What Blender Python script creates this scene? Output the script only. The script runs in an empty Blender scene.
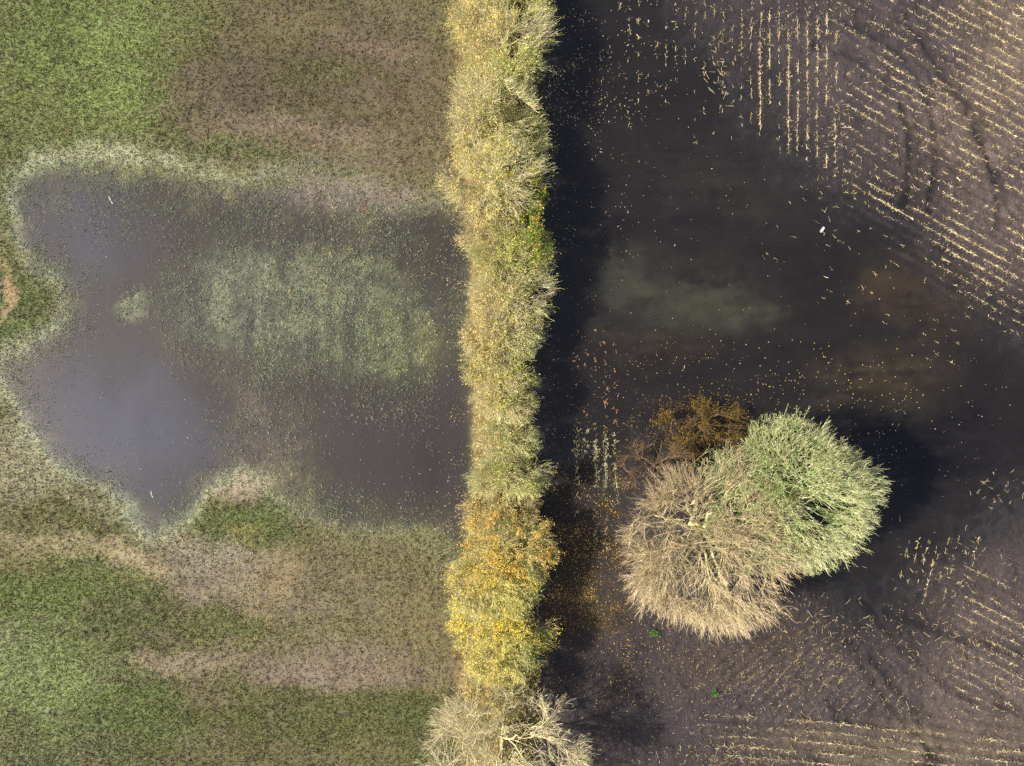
import bpy, math
import numpy as np

S = 12.5                 # photo pixels per metre on the ground
H = 54.6                 # flying height
HX = 500.0               # ground pixel column of the hedge line
sc = bpy.context.scene
col = sc.collection
RNG = np.random.default_rng(11)

def W(px, py, z=0.0):
    k = (H - z) / H
    return ((px - 512) / S * k, (383 - py) / S * k, z)

# ------------------------------------------------------------------ numpy noise
_T = np.random.default_rng(5).random((64, 256, 256))
def vnoise(x, y, seed=0):
    t = _T[seed % 64]
    xi = np.floor(x).astype(int); yi = np.floor(y).astype(int)
    fx = x - xi; fy = y - yi
    fx = fx * fx * (3 - 2 * fx); fy = fy * fy * (3 - 2 * fy)
    a = t[xi & 255, yi & 255]; b = t[(xi + 1) & 255, yi & 255]
    c = t[xi & 255, (yi + 1) & 255]; d = t[(xi + 1) & 255, (yi + 1) & 255]
    return (a * (1 - fx) + b * fx) * (1 - fy) + (c * (1 - fx) + d * fx) * fy
def fbm(x, y, scale, octv=4, seed=0):
    x = np.asarray(x, float) / scale + 31.7 * seed; y = np.asarray(y, float) / scale + 17.3 * seed
    s = 0; a = 1.0; n = 0
    for o in range(octv):
        s = s + a * vnoise(x, y, seed + o); n += a; a *= 0.55; x = x * 2.03; y = y * 2.03
    return s / n
def sstep(a, b, v):
    t = np.clip((v - a) / (b - a), 0, 1)
    return t * t * (3 - 2 * t)
def lin(rgb):
    c = np.asarray(rgb, float) / 255
    return np.where(c <= 0.04045, c / 12.92, ((c + 0.055) / 1.055) ** 2.4)
def sdf(px, py, poly):
    """signed distance in pixels, positive inside"""
    P = np.array(poly, float); Q = np.roll(P, -1, 0)
    best = np.full(px.shape, 1e9); ins = np.zeros(px.shape, bool)
    for (ax, ay), (bx, by) in zip(P, Q):
        dx, dy = bx - ax, by - ay
        t = np.clip(((px - ax) * dx + (py - ay) * dy) / (dx * dx + dy * dy + 1e-9), 0, 1)
        best = np.minimum(best, np.hypot(px - ax - t * dx, py - ay - t * dy))
        cr = (ay > py) != (by > py)
        ins ^= cr & (px < (bx - ax) * (py - ay) / (by - ay + 1e-12) + ax)
    return np.where(ins, best, -best)
def pathdist(px, py, pts):
    best = np.full(np.shape(px), 1e9)
    for (ax, ay), (bx, by) in zip(pts[:-1], pts[1:]):
        dx, dy = bx - ax, by - ay
        t = np.clip(((px - ax) * dx + (py - ay) * dy) / (dx * dx + dy * dy + 1e-9), 0, 1)
        best = np.minimum(best, np.hypot(px - ax - t * dx, py - ay - t * dy))
    return best
def blobw(px, py, b, soft=0.55):
    cx, cy, rx, ry, ang = b[:5]
    a = math.radians(ang); c, s = math.cos(a), math.sin(a)
    u = ((px - cx) * c + (py - cy) * s) / rx; v = (-(px - cx) * s + (py - cy) * c) / ry
    return 1 - sstep(soft, 1.35, np.hypot(u, v))

# ------------------------------------------------------------------ the lie of the land, in photo pixels on the ground
POND = [(20,180),(45,162),(95,160),(150,163),(200,176),(235,184),(280,178),(330,187),(370,192),(400,200),(450,205),(505,205),
        (505,575),(462,565),(440,548),(420,535),(395,528),(355,530),(320,515),(288,500),(272,478),(235,470),(205,485),(185,505),
        (165,522),(148,526),(128,505),(110,485),(85,475),(60,460),(35,430),(20,400),(3,382),(3,368),(40,350),(62,335),(74,310),
        (72,285),(55,268),(35,258),(22,240),(18,210)]
SHALLOW = [(315,305,160,84,0,.85),(400,330,55,90,0,.7),(300,200,170,26,0,.65),(200,300,60,80,0,.5),(140,165,130,22,0,.6),(270,430,60,90,0,.5),(300,312,135,52,0,.95),(240,300,50,48,0,.7),(385,340,62,52,0,.95),(130,305,24,18,0,.8),(250,400,26,80,0,.55),(300,235,110,30,0,.5),
           (215,245,22,60,0,.45),(60,205,22,14,0,.5),(400,560,55,32,0,.8),(350,260,40,60,0,.45),(225,195,25,30,0,.55),(150,180,120,20,0,.5),
           (300,200,120,14,0,.45),(340,545,40,25,0,.6),(430,340,28,90,0,.25),(250,350,60,40,0,.6),(320,375,90,30,0,.4)]
FLOOD = [(500,-120),(640,-110),(664,-10),(712,58),(752,116),(800,165),(842,185),(880,205),(930,265),(1024,345),(1140,420),(1140,500),
         (1024,490),(975,520),(930,545),(900,585),(850,600),(760,520),(690,440),(640,430),(600,460),(575,475),(500,480)]
RUTS = [[(815,45),(850,55),(880,75),(899,100),(909,130),(912,165),(904,205)],
        [(850,22),(890,45),(918,78),(933,115),(938,160),(930,215)],
        [(905,20),(940,70),(970,125),(995,175),(1012,215)],
        [(960,90),(985,150),(1000,210),(995,235)],
        [(860,600),(905,650),(960,695),(1030,712)],[(885,610),(940,632),(1030,655)],
        [(850,640),(870,680),(905,720),(945,770)],[(870,655),(920,715),(930,770)],[(828,700),(840,724)]]

def left_height(px, py):
    wx = px + (fbm(px, py, 30, 3, 1) - .5) * 26 + (fbm(px, py, 7, 2, 2) - .5) * 8
    wy = py + (fbm(px, py, 30, 3, 4) - .5) * 22 + (fbm(px, py, 7, 2, 5) - .5) * 8
    d = sdf(wx, wy, POND)
    so = sstep(220, 340, px) * 34
    deep = sstep(0, 1, (d + 42 + so) / (78 + 2 * so))
    streak = fbm(px, py * .16, 9, 3, 9)
    sh = np.zeros(px.shape)
    for b in SHALLOW:
        sh = np.maximum(sh, blobw(wx, wy, b) * b[5])
    mid = fbm(px, py, 13, 3, 16)
    sh = np.clip(sh * (.30 + .75 * streak + .75 * mid), 0, 1.1)
    h = .10 - .26 * deep + sh * .145 * deep
    h += (fbm(px, py, 3.6, 3, 12) - .5) * (.12 - .05 * sstep(-30, 10, d)) + (fbm(px, py, 60, 2, 14) - .5) * .05
    bank = sstep(455, 490, px) * .22
    return h + bank
def emergent(px, py):
    """how thickly grass stands up through the water"""
    wx = px + (fbm(px, py, 34, 4, 101) - .5) * 60; wy = py + (fbm(px, py, 34, 4, 104) - .5) * 60
    d = sdf(wx, wy, POND)
    v = .9 * np.exp(-np.maximum(d, 0) / 10)
    for b in SHALLOW + [(330,250,150,70,0,.6),(260,360,60,90,0,.5),(390,380,70,60,0,.45),(120,200,110,40,0,.35),(250,440,50,50,0,.5),(370,540,90,40,0,.75),(300,215,160,30,0,.5)]:
        v = np.maximum(v, blobw(wx, wy, b, .05) * b[5])
    n = .72 * fbm(px, py * .13, 10, 4, 107) + .28 * fbm(px, py, 18, 4, 109)
    return np.clip(v * (n - .20) * 3.0, 0, 1)
def left_colour(px, py, h):
    wx = px + (fbm(px, py, 45, 4, 21) - .5) * 70 + (fbm(px, py, 10, 2, 22) - .5) * 14
    wy = py + (fbm(px, py, 45, 4, 24) - .5) * 46 + (fbm(px, py, 10, 2, 25) - .5) * 12
    base = np.empty(px.shape + (3,)); base[:] = lin((98, 98, 64))
    B = [(90,60,130,110,0,(108,124,64),.9),(50,20,60,50,0,(98,112,62),.6),(120,60,55,75,20,(118,136,76),.8),(20,130,60,60,0,(104,112,66),.7),
         (310,60,150,85,0,(80,75,54),.95),(330,100,160,34,5,(80,78,50),.5),(300,132,150,18,6,(110,98,82),.85),(390,70,70,70,0,(90,81,64),.8),
         (280,30,60,24,0,(100,94,62),.6),(190,110,40,30,30,(92,86,64),.7),(230,150,80,12,8,(98,106,66),.8),(350,165,120,14,0,(98,91,74),.7),
         (420,120,50,80,0,(94,84,62),.6),(330,75,60,14,0,(84,88,52),.7),(380,45,60,12,0,(112,98,82),.6),(240,95,50,40,0,(82,74,60),.7),
         (20,310,34,40,0,(96,112,62),.9),(8,300,7,42,10,(150,130,98),.9),(25,215,14,60,0,(110,126,72),.6),
         (26,450,36,54,35,(140,140,116),.7),(80,500,50,14,30,(132,134,106),.6),(60,560,160,22,14,(122,116,84),.6),
         (60,600,120,55,0,(98,112,60),.95),(90,530,90,22,20,(96,100,60),.7),(40,690,100,60,0,(118,134,82),.95),(20,640,40,30,0,(128,142,94),.6),
         (150,620,60,40,0,(88,92,58),.8),(240,580,96,42,18,(118,111,95),.9),(200,545,66,18,25,(128,126,108),.7),(130,555,50,14,18,(146,134,108),.8),
         (60,545,60,10,12,(138,130,102),.6),(250,525,46,28,0,(92,106,58),.95),(245,535,16,14,0,(116,112,64),.6),(270,590,32,38,30,(124,110,76),.6),
         (330,580,50,40,0,(102,97,74),.6),(390,590,70,50,0,(104,101,74),.85),(430,640,40,60,0,(106,97,68),.7),(230,635,60,24,10,(98,104,62),.85),
         (330,665,120,24,2,(116,104,92),.9),(170,665,70,14,10,(126,116,100),.7),(300,715,190,32,0,(88,94,54),.95),(130,720,60,40,0,(90,106,56),.8),
         (230,755,180,16,0,(88,90,56),.8),(60,755,70,20,0,(94,102,66),.8),(420,720,40,40,0,(84,92,52),.8),(200,700,40,14,0,(96,88,66),.6),
         # bed of the pond and its shallows
         (300,310,140,60,0,(110,117,94),.9),(390,345,60,50,0,(96,106,72),.8),(130,305,28,22,0,(124,130,106),.9),(230,290,60,50,0,(116,124,104),.8),
         (300,225,150,36,0,(92,90,66),.8),(330,195,110,14,0,(112,102,98),.8),(260,440,60,50,0,(124,112,100),.7),(250,480,50,14,0,(142,132,116),.7)]
    for b in B:
        w = blobw(wx, wy, b, .3) * b[6]
        base = base * (1 - w[..., None]) + lin(b[5]) * w[..., None]
    n = fbm(px, py, 18, 4, 31)[..., None]
    base = base * (.88 + .24 * n)
    mud = sstep(.56, .72, fbm(px, py * 1.3, 14, 4, 33)) * .34
    base = base * (1 - mud[..., None]) + lin((94, 82, 72)) * mud[..., None]
    # pale scum-coated grass at the waterline
    inside = sdf(px + (fbm(px, py, 30, 3, 1) - .5) * 26, py + (fbm(px, py, 30, 3, 4) - .5) * 22, POND)
    halo = np.where(inside < 0, np.exp(-((inside + 5) / 12) ** 2), np.exp(-((inside + 5) / 8) ** 2)) * (.1 + 1.05 * fbm(px, py, 22, 3, 36)) * (1 - .8 * sstep(170, 330, px))
    halo = np.clip(halo * 1.15, 0, .9)
    base = base * (1 - halo[..., None]) + lin((148, 155, 126)) * halo[..., None]
    # litter and dead grass under the hedge
    ed = sstep(448, 470, px + (fbm(px, py, 8, 2, 37) - .5) * 16) * sstep(-.04, .05, h)
    base = base * (1 - .8 * ed[..., None]) + lin((128, 108, 66)) * .8 * ed[..., None]
    # poached hoof holes
    hole = sstep(.54, .68, fbm(px, py, 2.7, 2, 40)) * (.35 + .65 * sstep(.4, .6, fbm(px, py, 50, 3, 42)))
    base = base * (1 - .32 * hole[..., None])
    lum = base.mean(-1, keepdims=True)
    return (lum + (base - lum) * .90) * np.array([1.06, 1.0, .90]) * .72

def row_phase(px, py):
    """ridges of the old rows: returns cos-like ridge height factor for each row set"""
    c, s = math.cos(math.radians(29.5)), math.sin(math.radians(29.5))
    d = -px * s + py * c
    return px, d
def bend_rows(px, py):
    """curved headland rows at the lower right: distance coordinate across the rows"""
    return py - .10 * (px - 700) - .0004 * (px - 700) ** 2 * 0 + 6 * np.sin((px - 700) / 70)
def right_height(px, py):
    wx = px + (fbm(px, py, 40, 4, 51) - .5) * 60; wy = py + (fbm(px, py, 40, 4, 54) - .5) * 44
    d = sdf(wx, wy, FLOOD)
    wet = sstep(-110, 120, d)
    h = .15 - .36 * wet + (fbm(px, py, 30, 3, 56) - .5) * .06
    _, dd = row_phase(px, py)
    right = sstep(838, 850, px) * (1 - sstep(250, 300, py - (px - 900) * .5))
    h += right * .045 * np.cos(2 * np.pi * (dd - 3) / 9.4) * (1 - .6 * wet)
    low = sstep(708, 722, py) * sstep(690, 740, px)
    h += low * .10 * np.cos(2 * np.pi * bend_rows(px, py) / 10.5)
    rt = sstep(945, 970, px) * sstep(560, 590, py) * (1 - low)
    h += rt * .05 * np.cos(2 * np.pi * (dd - 3) / 9.4)
    fan = sstep(680, 720, px) * (1 - sstep(880, 910, px)) * sstep(620, 650, py) * (1 - low)
    h += fan * .05 * np.cos(2 * np.pi * (px * .64 + py * .77) / 9.4 * 1.0)
    for r in RUTS:
        q = pathdist(px + (fbm(px, py, 14, 2, 58) - .5) * 7, py, r)
        h += -.07 * np.exp(-(q / 3.6) ** 2) + .06 * np.exp(-((q - 6.0) / 2.0) ** 2)
    h += (fbm(px, py, 5.5, 3, 60) - .5) * .22 * (1 - .75 * wet)
    h += (1 - sstep(505, 545, px)) * .2
    return h
def right_colour(px, py, h):
    wx = px + (fbm(px, py, 40, 4, 61) - .5) * 60; wy = py + (fbm(px, py, 40, 4, 64) - .5) * 44
    base = np.empty(px.shape + (3,)); base[:] = lin((92, 82, 82))
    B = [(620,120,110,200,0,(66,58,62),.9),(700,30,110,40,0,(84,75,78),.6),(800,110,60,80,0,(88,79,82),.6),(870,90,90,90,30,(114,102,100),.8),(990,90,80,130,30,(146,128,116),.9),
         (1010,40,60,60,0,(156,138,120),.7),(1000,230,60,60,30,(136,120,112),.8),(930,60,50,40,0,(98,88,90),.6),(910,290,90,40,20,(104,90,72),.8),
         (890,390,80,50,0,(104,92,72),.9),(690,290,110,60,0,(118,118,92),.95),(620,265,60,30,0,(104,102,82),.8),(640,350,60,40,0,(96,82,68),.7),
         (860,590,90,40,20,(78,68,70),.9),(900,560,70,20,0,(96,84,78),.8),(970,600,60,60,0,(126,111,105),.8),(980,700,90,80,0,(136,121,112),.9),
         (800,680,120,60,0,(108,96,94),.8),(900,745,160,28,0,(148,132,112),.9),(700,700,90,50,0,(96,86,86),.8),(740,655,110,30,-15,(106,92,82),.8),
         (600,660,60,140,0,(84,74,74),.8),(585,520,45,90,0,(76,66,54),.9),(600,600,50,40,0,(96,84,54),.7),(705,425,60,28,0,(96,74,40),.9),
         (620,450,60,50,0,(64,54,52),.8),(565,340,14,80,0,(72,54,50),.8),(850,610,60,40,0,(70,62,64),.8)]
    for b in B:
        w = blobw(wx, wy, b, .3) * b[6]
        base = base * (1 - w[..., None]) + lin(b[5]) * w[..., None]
    n = fbm(px, py, 16, 4, 71)[..., None]
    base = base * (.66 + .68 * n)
    # wet soil is darker than dry soil
    d = sdf(px, py, FLOOD)
    wet = np.clip(sstep(-115, 25, d + (fbm(px, py, 50, 4, 78) - .5) * 100) * (.9 + .3 * (fbm(px, py, 12, 3, 79) - .5)), 0, 1)
    base = base * (1 - .62 * wet[..., None])
    for r in RUTS:
        q = pathdist(px + (fbm(px, py, 14, 2, 58) - .5) * 7, py, r)
        base = base * (1 - .5 * np.exp(-(q / 6.2) ** 2) * sstep(.3, .55, fbm(px, py, 16, 3, 83)))[..., None]
    ed = 1 - sstep(520, 552, px + (fbm(px, py, 8, 2, 77) - .5) * 16)
    base = base * (1 - .7 * ed[..., None]) + lin((112, 98, 60)) * .7 * ed[..., None]
    return base * np.array([1.03, 1.0, .97]) * .212

# ------------------------------------------------------------------ materials
def new_mat(name):
    m = bpy.data.materials.new(name); m.use_nodes = True
    nt = m.node_tree; nt.nodes.clear()
    return m, nt
def N(nt, t, **k):
    n = nt.nodes.new(t)
    for a, b in k.items():
        if a.startswith('in_'):
            n.inputs[a[3:].replace('_', ' ')].default_value = b
        else:
            setattr(n, a, b)
    return n
ALB = 0.92
def ground_mat(name, fine, speck, rough):
    m, nt = new_mat(name); L = nt.links.new
    at = N(nt, 'ShaderNodeAttribute', attribute_name='tint')
    geo = N(nt, 'ShaderNodeNewGeometry')
    n1 = N(nt, 'ShaderNodeTexNoise', in_Scale=fine, in_Detail=5.0, in_Roughness=.7); L(geo.outputs['Position'], n1.inputs['Vector'])
    n2 = N(nt, 'ShaderNodeTexNoise', in_Scale=fine * 3.4, in_Detail=3.0); L(geo.outputs['Position'], n2.inputs['Vector'])
    mr = N(nt, 'ShaderNodeMapRange'); L(n1.outputs['Fac'], mr.inputs['Value'])
    mr.inputs['From Min'].default_value = .3; mr.inputs['From Max'].default_value = .7
    mr.inputs['To Min'].default_value = 1 - speck; mr.inputs['To Max'].default_value = 1 + speck
    mr2 = N(nt, 'ShaderNodeMapRange'); L(n2.outputs['Fac'], mr2.inputs['Value'])
    mr2.inputs['From Min'].default_value = .3; mr2.inputs['From Max'].default_value = .7
    mr2.inputs['To Min'].default_value = 1 - speck * .8; mr2.inputs['To Max'].default_value = 1 + speck * .8
    mu = N(nt, 'ShaderNodeMath', operation='MULTIPLY'); L(mr.outputs[0], mu.inputs[0]); L(mr2.outputs[0], mu.inputs[1])
    vm = N(nt, 'ShaderNodeVectorMath', operation='SCALE'); L(at.outputs['Color'], vm.inputs[0]); L(mu.outputs[0], vm.inputs['Scale'])
    bp = N(nt, 'ShaderNodeBump', in_Strength=1.0, in_Distance=.10); L(n1.outputs['Fac'], bp.inputs['Height'])
    bp2 = N(nt, 'ShaderNodeBump', in_Strength=.7, in_Distance=.025); L(n2.outputs['Fac'], bp2.inputs['Height']); L(bp.outputs[0], bp2.inputs['Normal'])
    pb = N(nt, 'ShaderNodeBsdfPrincipled', in_Roughness=rough); pb.inputs['Specular IOR Level'].default_value = .25
    L(vm.outputs[0], pb.inputs['Base Color']); L(bp2.outputs[0], pb.inputs['Normal'])
    out = N(nt, 'ShaderNodeOutputMaterial'); L(pb.outputs[0], out.inputs['Surface'])
    return m
def leafy_mat(name, transl=.25, rough=.7, spec=.15):
    m, nt = new_mat(name); L = nt.links.new
    at = N(nt, 'ShaderNodeAttribute', attribute_name='tint')
    geo = N(nt, 'ShaderNodeNewGeometry')
    n1 = N(nt, 'ShaderNodeTexNoise', in_Scale=2.2, in_Detail=3.0); L(geo.outputs['Position'], n1.inputs['Vector'])
    mr = N(nt, 'ShaderNodeMapRange'); L(n1.outputs['Fac'], mr.inputs['Value'])
    mr.inputs['From Min'].default_value = .3; mr.inputs['From Max'].default_value = .7
    mr.inputs['To Min'].default_value = .8; mr.inputs['To Max'].default_value = 1.2
    vm = N(nt, 'ShaderNodeVectorMath', operation='SCALE'); L(at.outputs['Color'], vm.inputs[0]); L(mr.outputs[0], vm.inputs['Scale'])
    pb = N(nt, 'ShaderNodeBsdfPrincipled', in_Roughness=rough); pb.inputs['Specular IOR Level'].default_value = spec
    L(vm.outputs[0], pb.inputs['Base Color'])
    out = N(nt, 'ShaderNodeOutputMaterial')
    if transl > 0:
        tr = N(nt, 'ShaderNodeBsdfTranslucent'); L(vm.outputs[0], tr.inputs['Color'])
        mx = N(nt, 'ShaderNodeMixShader', in_Fac=transl); L(pb.outputs[0], mx.inputs[1]); L(tr.outputs[0], mx.inputs[2])
        L(mx.outputs[0], out.inputs['Surface'])
    else:
        L(pb.outputs[0], out.inputs['Surface'])
    return m
def water_mat(name):
    m, nt = new_mat(name); L = nt.links.new
    at = N(nt, 'ShaderNodeAttribute', attribute_name='tint')       # colour of the murk, with sky reflection and hedge-shadow streaks painted in
    al = N(nt, 'ShaderNodeAttribute', attribute_name='cloudiness')   # how much of it lies between surface and bed
    geo = N(nt, 'ShaderNodeNewGeometry')
    n1 = N(nt, 'ShaderNodeTexNoise', in_Scale=1.6, in_Detail=4.0); L(geo.outputs['Position'], n1.inputs['Vector'])
    bp = N(nt, 'ShaderNodeBump', in_Strength=.12, in_Distance=.02); L(n1.outputs['Fac'], bp.inputs['Height'])
    df = N(nt, 'ShaderNodeBsdfDiffuse'); L(at.outputs['Color'], df.inputs['Color'])
    tp = N(nt, 'ShaderNodeBsdfTransparent'); tp.inputs['Color'].default_value = (.97, .97, .95, 1)
    mx = N(nt, 'ShaderNodeMixShader'); L(al.outputs['Fac'], mx.inputs[0]); L(tp.outputs[0], mx.inputs[1]); L(df.outputs[0], mx.inputs[2])
    gl = N(nt, 'ShaderNodeBsdfGlossy', in_Roughness=.06); L(bp.outputs[0], gl.inputs['Normal'])
    fr = N(nt, 'ShaderNodeFresnel')
    io = N(nt, 'ShaderNodeMapRange'); L(geo.outputs['Backfacing'], io.inputs['Value'])       # same reflectance seen from below: the sheet is thin
    io.inputs['To Min'].default_value = 1.33; io.inputs['To Max'].default_value = 1 / 1.33; L(io.outputs[0], fr.inputs['IOR'])
    m2 = N(nt, 'ShaderNodeMixShader'); L(fr.outputs[0], m2.inputs[0]); L(mx.outputs[0], m2.inputs[1]); L(gl.outputs[0], m2.inputs[2])
    out = N(nt, 'ShaderNodeOutputMaterial'); L(m2.outputs[0], out.inputs['Surface'])
    return m
M_PAST = ground_mat('pasture_soil', 7.0, .18, .9)
M_MUD = ground_mat('field_mud', 4.4, .44, .85)
M_GRASS = leafy_mat('grass_blades', .2)
M_LEAF = leafy_mat('autumn_leaves', .4)
M_BARK = leafy_mat('bark', 0, .85, .1)
M_TWIG = leafy_mat('twig_bark', 0, .8, .15)
M_STRAW = leafy_mat('maize_straw', .1, .6, .25)
M_WATER = water_mat('flood_water_surface')

# ------------------------------------------------------------------ mesh helpers
def mesh_np(name, V, F, mat, cols=None, parent=None, smooth=False, attrs=None):
    V = np.asarray(V, np.float32); F = np.asarray(F, np.int32); k = F.shape[1]
    me = bpy.data.meshes.new(name)
    me.vertices.add(len(V)); me.vertices.foreach_set('co', V.ravel())
    me.loops.add(F.size); me.loops.foreach_set('vertex_index', F.ravel())
    me.polygons.add(len(F)); me.polygons.foreach_set('loop_start', np.arange(0, F.size, k, dtype=np.int32))
    if smooth: me.polygons.foreach_set('use_smooth', np.ones(len(F), bool))
    if cols is not None:
        a = me.color_attributes.new('tint', 'FLOAT_COLOR', 'POINT')
        c = np.ones((len(V), 4), np.float32); c[:, :3] = np.clip(cols, 0, .95); a.data.foreach_set('color', c.ravel())
    for nm, v in (attrs or {}).items():
        a = me.attributes.new(nm, 'FLOAT', 'POINT'); a.data.foreach_set('value', np.asarray(v, np.float32).ravel())
    me.update(calc_edges=True)
    me.materials.append(mat)
    o = bpy.data.objects.new(name, me); col.objects.link(o)
    if parent is not None: o.parent = parent
    return o
def tag(o, label=None, cat=None, group=None, kind=None):
    for k, v in (('label', label), ('category', cat), ('group', group), ('kind', kind)):
        if v: o[k] = v
    return o
def empty(name, loc):
    o = bpy.data.objects.new(name, None); o.location = loc; o.empty_display_size = .3; col.objects.link(o); return o

def tubes(P, R, sides):
    """P (n,k,3) polylines, R (n,k) radii -> verts, quads"""
    n, k, _ = P.shape
    T = np.gradient(P, axis=1); T /= np.linalg.norm(T, axis=2, keepdims=True) + 1e-9
    ref = np.where(np.abs(T[..., 2:3]) > .9, np.array([1., 0, 0]), np.array([0, 0, 1.]))
    A = np.cross(T, ref); A /= np.linalg.norm(A, axis=2, keepdims=True) + 1e-9
    B = np.cross(T, A)
    an = np.arange(sides) * 2 * np.pi / sides
    V = P[:, :, None] + R[:, :, None, None] * (np.cos(an)[:, None] * A[:, :, None] + np.sin(an)[:, None] * B[:, :, None])
    idx = np.arange(n * k * sides).reshape(n, k, sides)
    a = idx[:, :-1]; b = idx[:, 1:]
    F = np.stack([a, np.roll(a, -1, 2), np.roll(b, -1, 2), b], -1).reshape(-1, 4)
    return V.reshape(-1, 3), F
class Bag:
    def __init__(s): s.V = []; s.F = []; s.C = []; s.n = 0
    def add(s, V, F, C):
        s.V.append(V); s.F.append(F + s.n); s.C.append(np.broadcast_to(C, V.shape)); s.n += len(V)
    def build(s, name, mat, parent=None, smooth=False):
        return mesh_np(name, np.concatenate(s.V), np.concatenate(s.F), mat, np.concatenate(s.C), parent, smooth)
def unit(v): return v / (np.linalg.norm(v, axis=-1, keepdims=True) + 1e-9)
def quads(P, Nrm, size, rng, aspect=.62):
    """leaf-like four-cornered faces at P"""
    n = len(P)
    r = unit(rng.normal(size=(n, 3))); A = unit(np.cross(Nrm, r)); B = np.cross(Nrm, A)
    s = np.asarray(size)[:, None]
    bendv = Nrm * s * .25 * rng.normal(size=(n, 1))
    V = np.stack([P - A * s * .6, P + B * s * aspect * .5 + bendv, P + A * s * .6, P - B * s * aspect * .5 + bendv], 1)
    return V.reshape(-1, 3), np.arange(4 * n).reshape(n, 4)

# ------------------------------------------------------------------ ground sheets
def axis(a, b, step, outer):
    f = np.arange(a, b + step * .5, step)
    o = np.array([1, 2.5, 5, 10, 20, 40, 80, 160, 320]) * outer
    return f, o
def sheet(name, x0, x1, left, hf, cf, mat):
    st = .17
    fx = np.arange(x0, x1 + st * .5, st); fx[-1] = x1
    out = np.array([1., 2.5, 5, 10, 20, 45, 100, 220, 400])
    xs = np.concatenate([x0 - out[::-1], fx]) if left else np.concatenate([fx, x1 + out])
    fy = np.arange(-36, 36.01, st); ys = np.concatenate([-36 - out[::-1], fy, 36 + out])
    X, Y = np.meshgrid(xs, ys)
    px = X * S + 512; py = 383 - Y * S
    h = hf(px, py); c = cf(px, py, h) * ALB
    idx = np.arange(X.size).reshape(X.shape)
    F = np.stack([idx[:-1, :-1], idx[:-1, 1:], idx[1:, 1:], idx[1:, :-1]], -1).reshape(-1, 4)
    V = np.stack([X, Y, h], -1).reshape(-1, 3)
    o = mesh_np(name, V, F, mat, c.reshape(-1, 3), smooth=True)
    tag(o, kind='structure')
    return o
XH = (HX - 512) / S
sheet('pasture_ground', -48.0, XH, True, left_height, left_colour, M_PAST)
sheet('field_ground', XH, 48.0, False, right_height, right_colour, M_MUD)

def water(x0, x1, y0, y1, hf, left):
    st = .18
    xs = np.arange(x0, x1 + .01, st); xs[-1] = x1; ys = np.arange(y0, y1 + .01, st)
    X, Y = np.meshgrid(xs, ys); px = X * S + 512; py = 383 - Y * S
    h = hf(px, py); dep = np.clip(-h, 0, 1)
    idx = np.arange(X.size).reshape(X.shape)
    F = np.stack([idx[:-1, :-1], idx[:-1, 1:], idx[1:, 1:], idx[1:, :-1]], -1).reshape(-1, 4)
    if left:
        silt_and_light = np.empty(px.shape + (3,)); silt_and_light[:] = lin((79, 73, 74))
        for b in [(110,440,110,90,20,(99,98,113),.9),(90,235,60,45,40,(90,88,101),.7),(150,340,80,50,0,(86,82,86),.6),(430,450,60,90,0,(68,60,64),.7),(420,250,60,60,0,(66,58,62),.6)]:  # bluish patches: cloud reflection painted into the water colour
            w = blobw(px + (fbm(px, py, 50, 3, 81) - .5) * 60, py + (fbm(px, py, 50, 3, 84) - .5) * 60, b, .1) * b[6]
            silt_and_light = silt_and_light * (1 - w[..., None]) + lin(b[5]) * w[..., None]
        silt_and_light = silt_and_light * (.85 + .3 * fbm(px, py * .5, 20, 4, 88)[..., None])
        a = 1 - np.exp(-dep * 9.0); silt_and_light = silt_and_light * .38
    else:
        silt_and_light = np.empty(px.shape + (3,)); silt_and_light[:] = lin((64, 58, 55))
        stx = fbm(px * .12, py + px * .05, 6, 4, 91)  # streaks along the sun's bearing: hedge shadow bands painted into the murk
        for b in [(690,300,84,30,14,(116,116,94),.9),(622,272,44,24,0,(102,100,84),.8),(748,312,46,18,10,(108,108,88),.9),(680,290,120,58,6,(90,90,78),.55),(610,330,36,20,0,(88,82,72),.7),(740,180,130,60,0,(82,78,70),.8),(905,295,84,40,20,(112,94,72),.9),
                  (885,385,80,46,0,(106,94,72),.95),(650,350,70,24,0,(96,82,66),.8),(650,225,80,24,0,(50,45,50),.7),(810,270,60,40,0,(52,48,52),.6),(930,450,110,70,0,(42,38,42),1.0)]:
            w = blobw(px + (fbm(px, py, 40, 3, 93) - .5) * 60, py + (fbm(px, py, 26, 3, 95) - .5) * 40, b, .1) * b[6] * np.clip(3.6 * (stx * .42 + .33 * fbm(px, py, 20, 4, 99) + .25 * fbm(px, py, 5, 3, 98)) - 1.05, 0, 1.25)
            w = np.clip(w, 0, 1)
            silt_and_light = silt_and_light * (1 - w[..., None]) + lin(b[5]) * w[..., None]
        silt_and_light = silt_and_light * (.55 + .60 * fbm(px * .5, py, 14, 4, 97)[..., None] + .30 * fbm(px, py, 4.5, 3, 96)[..., None])
        a = 1 - np.exp(-dep * 7.0); silt_and_light = silt_and_light * .215
    V = np.stack([X, Y, np.zeros(X.shape)], -1).reshape(-1, 3)
    o = mesh_np('flood_water', V, F, M_WATER, (silt_and_light * ALB).reshape(-1, 3), smooth=True, attrs={'cloudiness': a})
    tag(o, kind='structure')
water(-45, XH, -20, 22, left_height, True)
water(XH, 50, -26, 42, right_height, False)

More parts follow.
